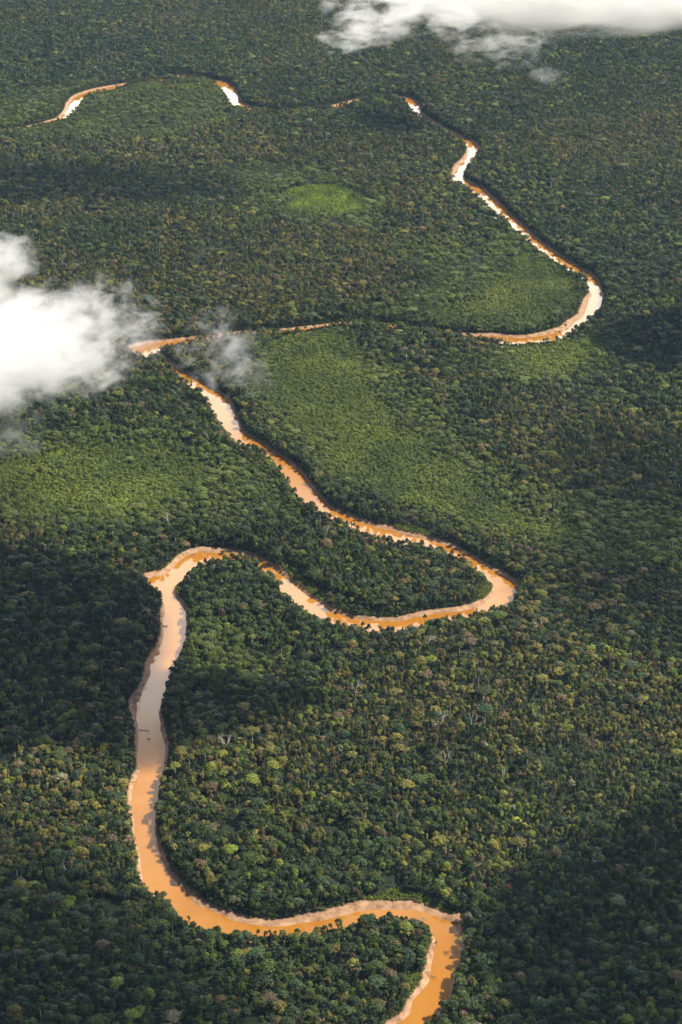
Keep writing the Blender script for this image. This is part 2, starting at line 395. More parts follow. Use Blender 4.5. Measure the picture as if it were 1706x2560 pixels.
def make_leaves(r, clumps, n_total, size, up=0.45, low=-0.35):
    """leaf-clump quads lying over the surface of several lobes"""
    tot = sum(c[3] ** 2 for c in clumps)
    V = []; Fc = []
    for (cx, cy_, cz, rad, flat) in clumps:
        n = max(6, int(n_total * rad * rad / tot))
        for _ in range(n):
            while True:
                d = r.normal(size=3); d /= np.linalg.norm(d)
                if d[2] > low: break
            rr = rad * (0.72 + 0.36 * r.random())
            p = np.array((cx, cy_, cz)) + d * rr * np.array((1, 1, flat))
            nrm = d + np.array((0, 0, up)) + r.normal(size=3) * 0.42
            nrm /= np.linalg.norm(nrm)
            t1 = np.cross(nrm, r.normal(size=3)); t1 /= np.linalg.norm(t1); t2 = np.cross(nrm, t1)
            s1 = size * (0.55 + 0.7 * r.random()); s2 = s1 * (0.6 + 0.5 * r.random())
            b = len(V)
            lift = nrm * s1 * 0.22
            V += [p - t1 * s1 - lift, p - t2 * s2, p + t1 * s1 - lift, p + t2 * s2]
            Fc.append((b, b + 1, b + 2, b + 3))
    return V, Fc

def proto(seed, kind):
    r = np.random.default_rng(seed)
    cl = []; parts = []
    if kind in ('dome', 'wide', 'flat', 'lobed', 'round', 'small'):
        Rr, H, nc, fl, n, sz = {'dome': (5.2, 18, 13, .8, 620, .62), 'wide': (7.2, 21, 20, .75, 950, .68), 'flat': (7.6, 27, 17, .55, 760, .68),
                            'lobed': (6.0, 19, 10, .85, 700, .66), 'round': (3.9, 16.5, 9, .9, 420, .58), 'small': (2.9, 13, 6, .95, 260, .52)}[kind]
        dome_h = Rr * (0.35 if kind == 'flat' else 0.75)
        for k in range(nc):
            f = math.sqrt((k + .5) / nc); a = k * 2.39996 + r.normal() * .35
            rc = Rr * (0.42 if kind == 'lobed' else 0.33) * (0.75 + 0.5 * r.random())
            q = f * (Rr - rc * .8)
            cl.append((q * math.cos(a), q * math.sin(a), H - rc * fl - dome_h * f * f * (0.8 + .5 * r.random()), rc, fl))
        hb = H - dome_h - Rr * .5
        tr = 0.32 + Rr * 0.035
        parts.append(tube((0, 0, -1), (r.normal() * .4, r.normal() * .4, hb), tr, tr * .6))
        for c in cl[2::3]:
            parts.append(tube((0, 0, hb - 1.0), (c[0] * .85, c[1] * .85, c[2]), tr * .45, tr * .15, 4))
    elif kind == 'spindle':
        H = 20.0; n = 330; sz = .5
        for k in range(7):
            z = H - 1.2 - k * 1.35
            rc = (1.3 + 0.5 * math.sin(k * .8)) * (.8 + .4 * r.random())
            cl.append((r.normal() * .6, r.normal() * .6, z, rc, .9))
        parts.append(tube((0, 0, -1), (r.normal() * .3, r.normal() * .3, H - 2), .26, .12, 5))
    elif kind == 'scrub':
        H = 7.0; n = 210; sz = .46
        for k in range(6):
            a = k * 2.4; q = 1.5 * math.sqrt((k + .3) / 6)
            rc = 1.05 * (.8 + .5 * r.random()); cl.append((q * math.cos(a), q * math.sin(a), H - rc - q * .8, rc, .85))
        parts.append(tube((0, 0, -.6), (0, 0, H - 2), .16, .08, 5))
    elif kind == 'bush':
        H = 2.4; n = 130; sz = .34
        for k in range(5):
            a = k * 2.4; q = 1.1 * math.sqrt((k + .2) / 5)
            rc = .85 * (.8 + .5 * r.random()); cl.append((q * math.cos(a), q * math.sin(a), H - rc - q * .6, rc, .8))
        parts.append(tube((0, 0, -.4), (0, 0, 1.2), .1, .06, 4))
    V, Fc = make_leaves(r, cl, n, sz)
    tv, tf = merge(parts)
    bark = PALE if kind == 'flat' and seed % 2 else BARK
    lv = r.random(len(Fc)).astype(np.float32)
    crown = mesh_np('crown', V, Fc, [LEAF]); a_ = crown.attributes.new('leafvar', 'FLOAT', 'FACE'); a_.data.foreach_set('value', lv)
    trunk = mesh_np('trunk', tv, tf, [bark], smooth=True)
    nv = len(V)
    both = mesh_np(kind, list(V) + list(tv), list(Fc) + [tuple(i + nv for i in q) for q in tf], [LEAF, bark],
                   [0] * len(Fc) + [1] * len(tf))
    a_ = both.attributes.new('leafvar', 'FLOAT', 'FACE'); a_.data.foreach_set('value', np.concatenate([lv, np.zeros(len(tf), np.float32)]))
    return dict(kind=kind, crown=crown, trunk=trunk, both=both)

KINDS = ['dome', 'dome', 'wide', 'wide', 'flat', 'flat', 'lobed', 'lobed', 'round', 'round', 'small', 'spindle', 'spindle', 'scrub', 'scrub', 'scrub', 'bush', 'bush']
PROTO = [proto(100 + i, k) for i, k in enumerate(KINDS)]
RAD = {'dome': 5.2, 'wide': 7.2, 'flat': 7.6, 'lobed': 6.0, 'round': 3.9, 'small': 2.9, 'spindle': 1.8, 'scrub': 2.4, 'bush': 1.8}
HGT = {'dome': 18, 'wide': 21, 'flat': 27, 'lobed': 19, 'round': 16.5, 'small': 13, 'spindle': 20, 'scrub': 7, 'bush': 2.4}
def ids(k): return [i for i, q in enumerate(KINDS) if q == k]

# the variants live in a collection that is not linked to the scene; the forest reads them from there
VAR = bpy.data.collections.new('tree_variants')
for i, p in enumerate(PROTO):
    VAR.objects.link(bpy.data.objects.new('variant_%02d' % i, p['both']))

# ------------------------------------------------------------------ vegetation map (patches traced on the photograph, then laid on the ground)
D = 1706 / 1568.0
def patch(pts, z=5, s=D): return np.array([gp(a * s, b * s, z) for a, b in pts])
def crop(pts, x0, y0, sc_): return [(x0 + a / sc_, y0 + b / sc_) for a, b in pts]
SCRUB = [patch(q) for q in (
    [(960,705),(1080,690),(1130,650),(1180,570),(1230,590),(1340,640),(1335,700),(1290,745),(1180,765),(1080,748),(985,745)],
    [(600,800),(700,762),(830,785),(850,880),(900,950),(1020,1040),(1200,1180),(1330,1200),(1300,1250),(1180,1240),(1000,1170),(900,1165),(780,1090),(660,960),(590,890)],
    [(60,1060),(200,1015),(430,1040),(510,1110),(430,1150),(250,1190),(50,1180),(0,1130),(-60,1100)],
    [(1140,845),(1200,795),(1400,775),(1330,860),(1180,868)],
    [(210,200),(330,190),(470,190),(480,205),(350,212),(240,215)],
    [(0,275),(120,270),(135,290),(60,305),(0,300)],
)]
MEADOW = [patch([(650,436),(685,424),(735,416),(790,424),(835,444),(856,464),(850,478),(815,490),(770,500),(725,494),(690,474),(665,452)], 2)]
BUSHY = [patch(q, 1, 1.0) for q in (
    crop([(0,430),(60,475),(150,555),(250,615),(400,695),(540,730),(570,762),(450,748),(330,705),(200,645),(100,570),(0,470)], 700, 1200, 2.24),
    crop([(630,245),(720,245),(800,270),(890,305),(970,345),(900,335),(820,310),(720,292),(640,270)], 700, 1200, 2.24),
    crop([(1110,560),(1180,578),(1192,600),(1160,660),(1100,665)], 700, 1200, 2.24),
    crop([(730,112),(850,90),(960,50),(1130,85),(1260,150),(1330,215),(1200,168),(1060,128),(850,122)], 600, 2200, 2.45),
    crop([(1040,560),(1110,560),(1125,600),(1110,670),(1040,700),(1000,650)], 600, 2200, 2.45),
    crop([(540,490),(640,390),(730,330),(745,355),(650,450),(590,560),(680,600),(650,640),(560,580)], 300, 1340, 3.92),
    crop([(350,350),(440,290),(520,225),(560,190),(470,300),(400,350)], 300, 1340, 3.92),
)]
YOUNG = [patch(q) for q in (
    [(560,780),(760,755),(900,830),(1000,960),(1200,1130),(1568,1170),(1700,1200),(1700,1290),(1300,1300),(1160,1260),(960,1180),(760,1110),(640,980),(570,880)],
    [(-60,1030),(200,980),(430,1010),(640,1090),(700,1180),(560,1210),(250,1210),(-60,1200)],
    [(920,560),(1100,540),(1180,500),(1360,640),(1340,720),(1180,780),(900,760),(800,740),(1000,660)],
    [(1080,860),(1180,790),(1430,760),(1400,860),(1200,900)],
    [(430,1400),(560,1480),(640,1580),(560,1650),(420,1640),(400,1540)],
    [(560,380),(760,390),(900,460),(860,530),(700,530),(580,470)],
    [(170,190),(500,180),(560,260),(420,330),(150,320),(-60,310),(-60,260)],
)]
SPIN = [patch(q) for q in (
    [(-80,470),(300,470),(640,520),(1000,560),(900,690),(600,720),(200,690),(-80,640)],
    [(560,1700),(900,1480),(1568,1520),(1700,1520),(1700,2150),(1100,2060),(700,1980),(540,1860)],
    [(1050,930),(1300,900),(1568,980),(1700,1050),(1568,1150),(1250,1120)],
    [(300,0),(800,20),(760,170),(420,150)],
    [(1150,180),(1700,160),(1700,420),(1300,420)],
)]
def in_poly(x, y, P):
    c = np.zeros(x.shape, bool); j = len(P) - 1
    for i in range(len(P)):
        yi, yj = P[i, 1], P[j, 1]
        if yi != yj:
            c ^= ((yi > y) != (yj > y)) & (x < (P[j, 0] - P[i, 0]) * (y - yi) / (yj - yi) + P[i, 0])
        j = i
    return c
def in_any(x, y, L, warp=30):
    wx = x + (fbm(x, y, 90, 31, 3) - .5) * 2 * warp; wy = y + (fbm(x, y, 90, 57, 3) - .5) * 3 * warp
    m = np.zeros(x.shape, bool)
    for P in L: m |= in_poly(wx, wy, P)
    return m
def soft_any(x, y, L):
    t = 0
    for k in range(6):
        a = k * 1.047 + .3; q = 6 + 7 * (k % 3)
        t = t + in_any(x + q * math.cos(a), y + q * 1.6 * math.sin(a), L, 32)
    return t / 6.0

def grid(sp, jit=.42):
    ys = np.arange(1300, 8000 if sp < 7 else 9600, sp * .866)
    X = []; Y = []
    for k, y in enumerate(ys):
        hw = 853 / F * (y * CP + CAM_H * SP) + (260 if sp < 7 else 480)
        x = np.arange(-hw, hw, sp) + (k % 2) * sp / 2
        X.append(x); Y.append(np.full(len(x), y))
    X = np.concatenate(X); Y = np.concatenate(Y)
    return X + rng.uniform(-jit, jit, len(X)) * sp, Y + rng.uniform(-jit, jit, len(Y)) * sp

# leaf colours (albedo)
DARK = np.array((0.019, 0.034, 0.009)); MID = np.array((0.058, 0.082, 0.011)); OLIVE = np.array((0.195, 0.172, 0.030))
LIME = np.array((0.175, 0.235, 0.028)); BROWN = np.array((0.150, 0.100, 0.050)); GREY = np.array((0.160, 0.155, 0.095)); BLUEG = np.array((0.026, 0.058, 0.022))
LIGHT = np.array((0.185, 0.220, 0.022))

P_x = []; P_y = []; P_id = []; P_s = []; P_h = []; P_c = []
def add(x, y, i, s, h, c):
    P_x.append(x); P_y.append(y); P_id.append(i); P_s.append(s); P_h.append(h); P_c.append(c)

# --- tall forest
X, Y = grid(7.6)
sd_ = sample(sdist, X, Y)
scp = soft_any(X, Y, SCRUB); young = soft_any(X, Y, YOUNG); spinz = soft_any(X, Y, SPIN); scr = rng.random(len(X)) < scp * 1.1 - .12; mea = (in_any(X, Y, MEADOW, 34) & (rng.random(len(X)) < .97)); bus = in_any(X, Y, BUSHY, 4)
keep = (sd_ < -3.2) & ~mea & ~bus & ((fbm(X, Y, 34, 301, 3) > .27) | (sd_ > -20))
keep &= ~(scr & (rng.random(len(X)) < .955))
X, Y, sd_, scr, young, spinz = X[keep], Y[keep], sd_[keep], scr[keep], young[keep], spinz[keep]
young = np.maximum(young, scr)
n = len(X)
spn = np.clip((fbm(X, Y, 420, 77, 4) - .47) * 5, 0, 1)              # spindly stands
big = np.clip((fbm(X, Y, 260, 91, 3) - .5) * 4 + .25, 0, 1)          # mature stands with wide crowns
u = rng.random(n)
idx = np.empty(n, int)
w = np.stack([np.full(n, 3.0), .5 + 1.6 * big, .25 + .25 * big, 1.2 + .6 * big, (3.2 - 1.5 * big) * (1 + 2.5 * young), 1.6 - 1.0 * big + 2.5 * young, (5.0 * spn + 5.5 * spinz) * (1 - young)], 1)
cw = np.cumsum(w, 1); cw /= cw[:, -1:]
names = ['dome', 'wide', 'flat', 'lobed', 'round', 'small', 'spindle']
kk = (u[:, None] > cw).sum(1)
kk = np.where(scr & (kk < 3), 4, kk)
kk = np.where((sd_ > -14) & (kk < 3) & (kk > 0), 0, kk)
for j, nm in enumerate(names):
    m = kk == j; c = ids(nm); idx[m] = np.array(c)[rng.integers(0, len(c), m.sum())]
# thin out around wide crowns so that they keep their outline
s = (.68 + .95 * rng.random(n) ** 2.2) * np.where(scr, .8, 1)
hgt = (0.77 + 0.42 * fbm(X, Y, 160, 13, 3)) * (.70 + .55 * rng.random(n))
hgt = hgt * (1 - .22 * young * np.clip(-sd_ / 40, 0, 1))
base = fbm(X, Y, 330, 41, 4) + .15 * spinz - .04 * young; yel = fbm(X, Y, 120, 43, 4)
v = rng.random(n)
wD = 2.4 + 0 * v; wM = 2.6 + 0 * v; wO = np.clip((base - .44) * 9, .25, 3.4); wL = np.clip((yel - .50) * 6, .12, 1.6)
wB = .22 + 1.0 * np.clip((base - .5) * 6, 0, 1) ; wG = .08 + 0 * v; wBG = 1.1 + 0 * v
W = np.stack([wD, wM, wO, wL, wB, wG, wBG], 1); W[kk == 6] *= np.array((.3, .8, 3, 1, 1.4, 1.5, .2))
cw = np.cumsum(W, 1); cw /= cw[:, -1:]
pal = np.array([DARK, MID, OLIVE, LIGHT, BROWN, GREY, BLUEG])
ci = (v[:, None] > cw).sum(1)
tint = pal[ci] * .8 + pal[1] * .2
yg = (young * .75)[:, None]
tint = tint * (1 - yg) + (MID * 1.35 * .6 + LIGHT * .4 * (.3 + yel)[:, None]) * yg
tint = tint * rng.uniform(.68, 1.4, (n, 1)) * rng.uniform(.93, 1.07, (n, 3))
add(X, Y, idx, s, hgt, tint)

# --- low regrowth thicket
X, Y = grid(4.8)
sd_ = sample(sdist, X, Y)
m = (soft_any(X, Y, SCRUB) > rng.random(len(X)) * .6 + .05) & (sd_ < -2.5) & ~in_any(X, Y, BUSHY, 4)
X, Y, sd_ = X[m], Y[m], sd_[m]; n = len(X)
c = ids('scrub'); idx = np.array(c)[rng.integers(0, len(c), n)]
g_ = np.clip((fbm(X, Y, 150, 61, 4) - .35) * 2.4, 0, 1)[:, None]
tint = (MID * 1.45 * (1 - g_) + (LIGHT * 1.0) * g_) * rng.uniform(.75, 1.3, (n, 1)) * rng.uniform(.92, 1.08, (n, 3))
hs = .85 + .7 * fbm(X, Y, 80, 67, 3)
add(X, Y, idx, rng.uniform(.85, 1.75, n), hs * rng.uniform(.75, 1.35, n), tint)

# --- leafy fringe that closes the forest wall along both banks
X, Y = grid(3.4)
sd_ = sample(sdist, X, Y)
m = (sd_ > -11) & (sd_ < -1.0) & (rng.random(len(X)) < .92) & ~in_any(X, Y, BUSHY, 4)
X, Y, sd_ = X[m], Y[m], sd_[m]; n = len(X)
c = ids('scrub'); idx = np.array(c)[rng.integers(0, len(c), n)]
g_ = np.clip((fbm(X, Y, 60, 161, 3) - .35) * 2, 0, 1)[:, None]
tint = (DARK * (1 - g_) + MID * g_) * rng.uniform(.75, 1.3, (n, 1)) * rng.uniform(.92, 1.08, (n, 3))
hf = np.where(sd_ > -4, .75, 1.25) * (.6 + 1.0 * fbm(X, Y, 25, 171, 3))
add(X, Y, idx, rng.uniform(.8, 1.5, n), hf * rng.uniform(.8, 1.3, n), tint)

# --- meadow and river bushes
X, Y = grid(2.6)
sd_ = sample(sdist, X, Y)
mea = (in_any(X, Y, MEADOW, 34) & (rng.random(len(X)) < .97)); bus = in_any(X, Y, BUSHY, 4) & (sd_ < 2)
edge = (sd_ > -4.5) & (sd_ < 0.5) & (rng.random(len(X)) < .42 * (fbm(X, Y, 40, 99, 2) > .47))
m = mea | bus | edge
X, Y, mea = X[m], Y[m], mea[m]; n = len(X)
c = ids('bush'); idx = np.array(c)[rng.integers(0, len(c), n)]
g_ = rng.random((n, 1))
tint = MID * (1 - g_) + LIGHT * g_
tint = np.where(mea[:, None], (LIME * 1.15 * (.35 + 1.4 *  fbm(X, Y, 30, 411, 3))[:, None]) * rng.uniform(.7, 1.2, (n, 1)), tint * 1.05)
add(X, Y, idx, rng.uniform(.55, 1.3, n), rng.uniform(.7, 1.6, n) * np.where(mea, .6 + 2.2 * rng.random(n) ** 4, 1.1), tint)
P_x = np.concatenate(P_x); P_y = np.concatenate(P_y); P_id = np.concatenate(P_id); P_s = np.concatenate(P_s); P_h = np.concatenate(P_h); P_c = np.clip(np.concatenate(P_c), .008, .5)
_lum = .6 * fbm(P_x, P_y, 55, 203, 3) + .4 * fbm(P_x, P_y, 300, 207, 3); P_c = P_c * (.55 + .9 * _lum)[:, None]
P_z = relief(P_x, P_y) * np.clip(-sample(sdist, P_x, P_y) / 50, 0, 1)
P_r = rng.uniform(0, 2 * math.pi, len(P_x))
print('plants', len(P_x))

# the trees that show largest stand as objects of their own
rad = np.array([RAD[k] for k in KINDS])[P_id] * P_s
hh = np.array([HGT[k] for k in KINDS])[P_id] * P_h
qx, qy, dep = proj(P_x, P_y, P_z + hh * .8)
vis = (qx > 4) & (qx < PW - 4) & (qy > 10) & (qy < PH - 6)
is_tree = np.array([k not in ('scrub', 'bush') for k in KINDS])[P_id]
score = np.where(vis & is_tree, rad / dep, 0)
order = np.argsort(-score)[:300]
solo = np.zeros(len(P_x), bool); solo[order] = True

def stuff(name, mask, label, cat):
    k = np.nonzero(mask)[0]
    me = bpy.data.meshes.new(name)
    me.vertices.add(len(k)); me.vertices.foreach_set('co', np.stack([P_x[k], P_y[k], P_z[k]], 1).astype(np.float32).ravel())
    def att(nm, ty, data, key):
        a = me.attributes.new(nm, ty, 'POINT'); a.data.foreach_set(key, np.ascontiguousarray(data).ravel())
    att('which', 'INT', P_id[k].astype(np.int32), 'value')
    att('turn', 'FLOAT_VECTOR', np.stack([rng.normal(0, .04, len(k)), rng.normal(0, .04, len(k)), P_r[k]], 1).astype(np.float32), 'vector')
    att('size', 'FLOAT_VECTOR', np.stack([P_s[k], P_s[k] * rng.uniform(.85, 1.15, len(k)), P_h[k]], 1).astype(np.float32), 'vector')
    att('tint', 'FLOAT_VECTOR', P_c[k].astype(np.float32), 'vector')
    o = link(name, me)
    g = bpy.data.node_groups.new(name + '_nodes', 'GeometryNodeTree')
    g.interface.new_socket('Geometry', in_out='INPUT', socket_type='NodeSocketGeometry')
    g.interface.new_socket('Geometry', in_out='OUTPUT', socket_type='NodeSocketGeometry')
    N = g.nodes; L = g.links
    gi = N.new('NodeGroupInput'); go = N.new('NodeGroupOutput')
    ip = N.new('GeometryNodeInstanceOnPoints'); ci_ = N.new('GeometryNodeCollectionInfo')
    ci_.inputs['Collection'].default_value = VAR
    ci_.inputs['Separate Children'].default_value = True
    ci_.inputs['Reset Children'].default_value = True
    ip.inputs['Pick Instance'].default_value = True
    def na(nm, ty):
        q = N.new('GeometryNodeInputNamedAttribute'); q.data_type = ty; q.inputs['Name'].default_value = nm; return q.outputs['Attribute']
    L.new(gi.outputs[0], ip.inputs['Points']); L.new(ci_.outputs[0], ip.inputs['Instance'])
    L.new(na('which', 'INT'), ip.inputs['Instance Index'])
    er = N.new('FunctionNodeEulerToRotation')
    L.new(na('turn', 'FLOAT_VECTOR'), er.inputs[0]); L.new(er.outputs[0], ip.inputs['Rotation'])
    L.new(na('size', 'FLOAT_VECTOR'), ip.inputs['Scale'])
    L.new(ip.outputs[0], go.inputs[0])
    md = o.modifiers.new('plants', 'NODES'); md.node_group = g
    tag(o, label, cat, kind='stuff')
    return o
kind_arr = np.array(KINDS)[P_id]
stuff('rainforest_canopy', is_tree & ~solo, 'dense dark green rainforest canopy covering the flood plain on both sides of the river', 'forest')
stuff('regrowth_thicket', kind_arr == 'scrub', 'low bright green regrowth thicket inside the river bends', 'thicket')
stuff('riverside_bushes', kind_arr == 'bush', 'low light green bushes on the river banks and in the oval clearing', 'bushes')

# --- individual trees
LOOK = {'dome': 'rounded dome crown', 'wide': 'broad spreading crown', 'flat': 'tall flat umbrella crown', 'lobed': 'lumpy many lobed crown',
        'round': 'compact round crown', 'small': 'small crown', 'spindle': 'narrow spindly crown'}
NAME = {'dome': 'rainforest_tree', 'wide': 'spreading_tree', 'flat': 'umbrella_tree', 'lobed': 'lobed_tree', 'round': 'round_crowned_tree', 'small': 'young_tree', 'spindle': 'spindly_tree'}
def tree_obj(i, name):
    p = PROTO[i]
    e = bpy.data.objects.new(name, None); e.empty_display_size = 1; COL.objects.link(e)
    for nm in ('trunk', 'crown'):
        c = bpy.data.objects.new(nm, p[nm]); COL.objects.link(c); c.parent = e
    return e
proto_obj = {}
def copy_tree(src):
    c = src.copy(); COL.objects.link(c)
    for ch in src.children:
        d = ch.copy(); COL.objects.link(d); d.parent = c
    return c
pal_name = ['dark green', 'mid green', 'olive', 'light green', 'brownish', 'grey green', 'blue green']
def colour_name(c):
    d = [np.linalg.norm(c / c.sum() - q / q.sum()) + .35 * abs(math.log(c.sum() / q.sum())) for q in (DARK, MID, OLIVE, LIGHT, BROWN, GREY)]
    return ['dark green', 'mid green', 'olive green', 'light green', 'brownish', 'grey green'][int(np.argmin(d))]
for k in order:
    i = int(P_id[k])
    if i not in proto_obj: o = proto_obj[i] = tree_obj(i, NAME[KINDS[i]])
    else: o = copy_tree(proto_obj[i])
    o.location = (P_x[k], P_y[k], P_z[k]); o.rotation_euler = (0, 0, P_r[k]); o.scale = (P_s[k], P_s[k], P_h[k])
    kd = KINDS[i]
    side = 'left part' if qx[k] < 560 else ('right part' if qx[k] > 1130 else 'middle')
    depth_w = 'nearest canopy' if qy[k] > 2300 else ('near canopy' if qy[k] > 1900 else 'more distant canopy')
    tag(o, '%s tree with %s, %s of %s' % (colour_name(P_c[k]), LOOK[kd], side, depth_w), 'tree', 'large rainforest trees in the foreground canopy')
    col = [float(q) for q in P_c[k]]
    for ch in o.children: ch['tint'] = col

# ------------------------------------------------------------------ trees that stand out, and driftwood
def bare_wood(seed, H, spread, forks=3, r0=.62):
    r = np.random.default_rng(seed); parts = []; tips = []
    def grow(p, d, L, rad_, lev):
        q = p + d * L
        parts.append(tube(p, q, rad_, rad_ * .62, 6 if lev < 2 else 4, bend=r.normal(size=3) * L * .04)); 
        if lev == 3: tips.append(q); return
        for k in range(forks if lev < 2 else 2):
            nd = d + r.normal(size=3) * spread; nd[2] = abs(nd[2]) * .7 + .25; nd /= np.linalg.norm(nd)
            grow(q, nd, L * (.52 if lev == 0 else .68), rad_ * .55, lev + 1)
    grow(np.array((0, 0, -1.0)), np.array((0, 0, 1.0)), H * .55, r0, 0)
    return parts, tips

def pale_tree(px, py, H, seed, leaf, label, name='pale_trunked_tree', leafy=True, zt=None, bark=PALE, cat='tree', group=None, lsize=.7, nl=8):
    x, y = gp(px, py, H * .8 if zt is None else zt)
    e = bpy.data.objects.new(name, None); COL.objects.link(e); e.location = (x, y, 0)
    H = H * 1.12 if leafy and H > 20 else H
    parts, tips = bare_wood(seed, H, .55)
    v, f = merge(parts); link('trunk', mesh_np('trunk', v, f, [bark], smooth=True), e)
    if leafy:
        r = np.random.default_rng(seed + 1)
        V, Fc = make_leaves(r, [(t_[0], t_[1], t_[2], 1.3 + r.random(), .6) for t_ in tips], nl * len(tips), lsize)
        me = mesh_np('crown', V, Fc, [LEAF]); a_ = me.attributes.new('leafvar', 'FLOAT', 'FACE')
        a_.data.foreach_set('value', r.random(len(Fc)).astype(np.float32))
        link('crown', me, e)['tint'] = [float(q) for q in leaf]
    tag(e, label, cat, group)
    return e

def lone_tree(px, py, i, sz, colr, label, name, z=None, cat='tree'):
    o = tree_obj(i, name)
    x, y = gp(px, py, HGT[KINDS[i]] * sz[1] * .85 if z is None else z)
    o.location = (x, y, 0 if sample(sdist, np.array([x]), np.array([y]))[0] < 0 else -1.5); o.scale = (sz[0], sz[0], sz[1])
    for ch in o.children: ch['tint'] = [float(q) for q in colr]
    tag(o, label, cat)

pale_tree(567, 1858, 27, 1, GREY, 'pale white forked tree with thin grey green crown at the edge of the cloud shadow')
pale_tree(1115, 1900, 25, 2, GREY, 'bare white forked tree with open crown rising above yellow green canopy', leafy=True)
pale_tree(889, 1722, 25, 3, GREY, 'slender pale grey tree in the dark forest below the middle bend')
pale_tree(1082, 1812, 24, 4, GREY, 'straight white trunk, leftmost of the three pale trees in the middle forest')
pale_tree(1107, 1800, 27, 5, GREY * .8, 'tall white trunk, middle of the three pale trees in the middle forest')
pale_tree(1180, 1806, 28, 6, BROWN, 'leaning pale trunk, rightmost of the three pale trees in the middle forest')
pale_tree(1228, 1860, 24, 7, BROWN, 'pale trunk with brownish crown right of the bare white forked tree')
pale_tree(1260, 1938, 24, 8, LIGHT, 'pale branching tree with yellow green leaves, lower right of the forked tree')
pale_tree(174, 2170, 25, 9, GREY, 'bare grey tree in the dark forest at the lower left', nl=3)
pale_tree(1482, 2140, 25, 10, BROWN, 'bare grey tree standing in the forest at the lower right', nl=3)
pale_tree(420, 1296, 24, 11, GREY, 'grey half bare tree above the left river bend', nl=4)
pale_tree(1350, 1560, 25, 12, GREY, 'pale trunked tree in the dark forest right of the big bend', nl=5)
pale_tree(818, 1330, 23, 13, GREY, 'grey crowned tree on the peninsula inside the big bend', nl=6)
pale_tree(1054, 2292, 11, 14, GREY * 1.5, 'pale feathery dry bush hanging over the water at the tip of the lower point', name='dry_bush', zt=13, nl=10, lsize=.35)
pale_tree(1163, 2352, 17, 15, LIME, 'pale lime green tree leaning over the water below the lower right bend', name='overhanging_tree', zt=12, nl=12, lsize=.6)
lone_tree(1247, 2450, 8, (1.3, 1.15), (.22, .26, .02), 'bright lime yellow crowned tree right of the lowest reach', 'lime_crowned_tree')
lone_tree(1272, 2216, 9, (.9, 1.25), (.42, .10, .03), 'small tree in orange red blossom in the lower right forest', 'flowering_tree')
lone_tree(1175, 2232, 8, (.8, 1.1), (.38, .15, .04), 'small tree with orange blossom just above the lower right bend', 'flowering_tree')
lone_tree(466, 2064, 0, (1.25, 1.15), (.022, .085, .028), 'vivid deep green round tree right of the straight reach', 'deep_green_tree')
lone_tree(690, 1790 + 180, 2, (1.1, 1.15), (.17, .165, .03), 'bright yellow green broad tree in the middle of the lower forest', 'yellow_green_tree')
lone_tree(1035, 1905, 8, (1.2, 1.2), (.22, .20, .02), 'bright yellow crowned tree left of the bare white forked tree', 'yellow_crowned_tree')
lone_tree(530, 1910, 2, (1.0, 1.1), (.17, .17, .025), 'yellow green broad tree below the pale tree by the cloud shadow', 'yellow_green_tree')
lone_tree(907, 1556, 9, (1.0, 1.0), DARK, 'round dark tree standing out over the water on the near bank of the middle bend', 'round_crowned_tree')
lone_tree(1063, 1538, 8, (1.0, 1.1), DARK, 'dark leafy tree standing up at the water edge of the middle bend', 'bank_tree')
lone_tree(1414, 818, 8, (.9, .9), DARK, 'dark bushy tree on the mud inside the far right bend', 'bank_tree', z=6)
lone_tree(559, 1377, 16, (3.2, 1.8), MID, 'low rounded green bush alone on the mud above the left bend', 'lone_bush', z=2, cat='bush')
lone_tree(625, 2288, 16, (2.6, 1.5), MID, 'small green bush alone on the mud of the lower bend', 'lone_bush', z=1, cat='bush')
lone_tree(670, 2291, 17, (3.2, 1.3), MID, 'flat green bush on the mud, right of the small lone bush', 'lone_bush', z=1, cat='bush')
lone_tree(780, 1262, 2, (1.15, .95), DARK * 1.3, 'broad dark tree jutting over the river above the big bend', 'spreading_tree', z=12)

def drift(px, py, L, ang, seed, label, z=WATER_Z, name='driftwood', roots=True, mat=DRIFT):
    r = np.random.default_rng(seed); parts = []
    d = np.array((1.0, 0, 0.04)); parts.append(tube((0, 0, .2), d * L, .5, .22, 7, bend=(0, r.normal() * .4, .2)))
    for k in range(5):
        t_ = (.35 + .12 * k) * L; q = np.array((t_, 0, .4)); nd = np.array((.6, r.normal() * .8, abs(r.normal()) * .8 + .1))
        parts.append(tube(q, q + nd * L * .16, .16, .06, 5))
    v, f = merge(parts)
    e = bpy.data.objects.new(name, None); COL.objects.link(e); e.location = (*gp(px, py, z), z + .1); e.rotation_euler = (0, 0, ang)
    link('log', mesh_np('log', v, f, [mat], smooth=True), e)
    if roots:
        parts = []
        for k in range(11):
            a = k * 2 * math.pi / 11 + r.normal() * .2
            parts.append(tube((0.2, 0, .3), (-1.1 - r.random() * .8, math.cos(a) * 2.0, .3 + abs(math.sin(a)) * 2.2), .34, .08, 5))
        v, f = merge(parts); link('root_plate', mesh_np('root_plate', v, f, [mat], smooth=True), e)
    tag(e, label, 'driftwood')
drift(362, 1714, 10, 2.6, 31, 'fallen tree with upturned roots at the left waterline of the straight reach', z=-2)
drift(352, 1826, 13, -.15, 32, 'dark log with a stump lying across the water from the left bank')
drift(485, 1387, 15, 2.7, 33, 'grey fallen trunk on the mud above the left bend', z=-1.5)
drift(408, 1566, 5, .4, 34, 'small dark snag by the left bank, nearer the bank of two')
drift(416, 1567, 3.5, 1.0, 35, 'small dark snag in the water, farther from the bank of two')
drift(1090, 2357, 6, 3.6, 36, 'dark stump at the water edge below the lower point', z=-2.5)
drift(338, 1736, 11, -.5, 37, 'upper of three fallen trunks on the wide left mud bank', z=-1, roots=False)
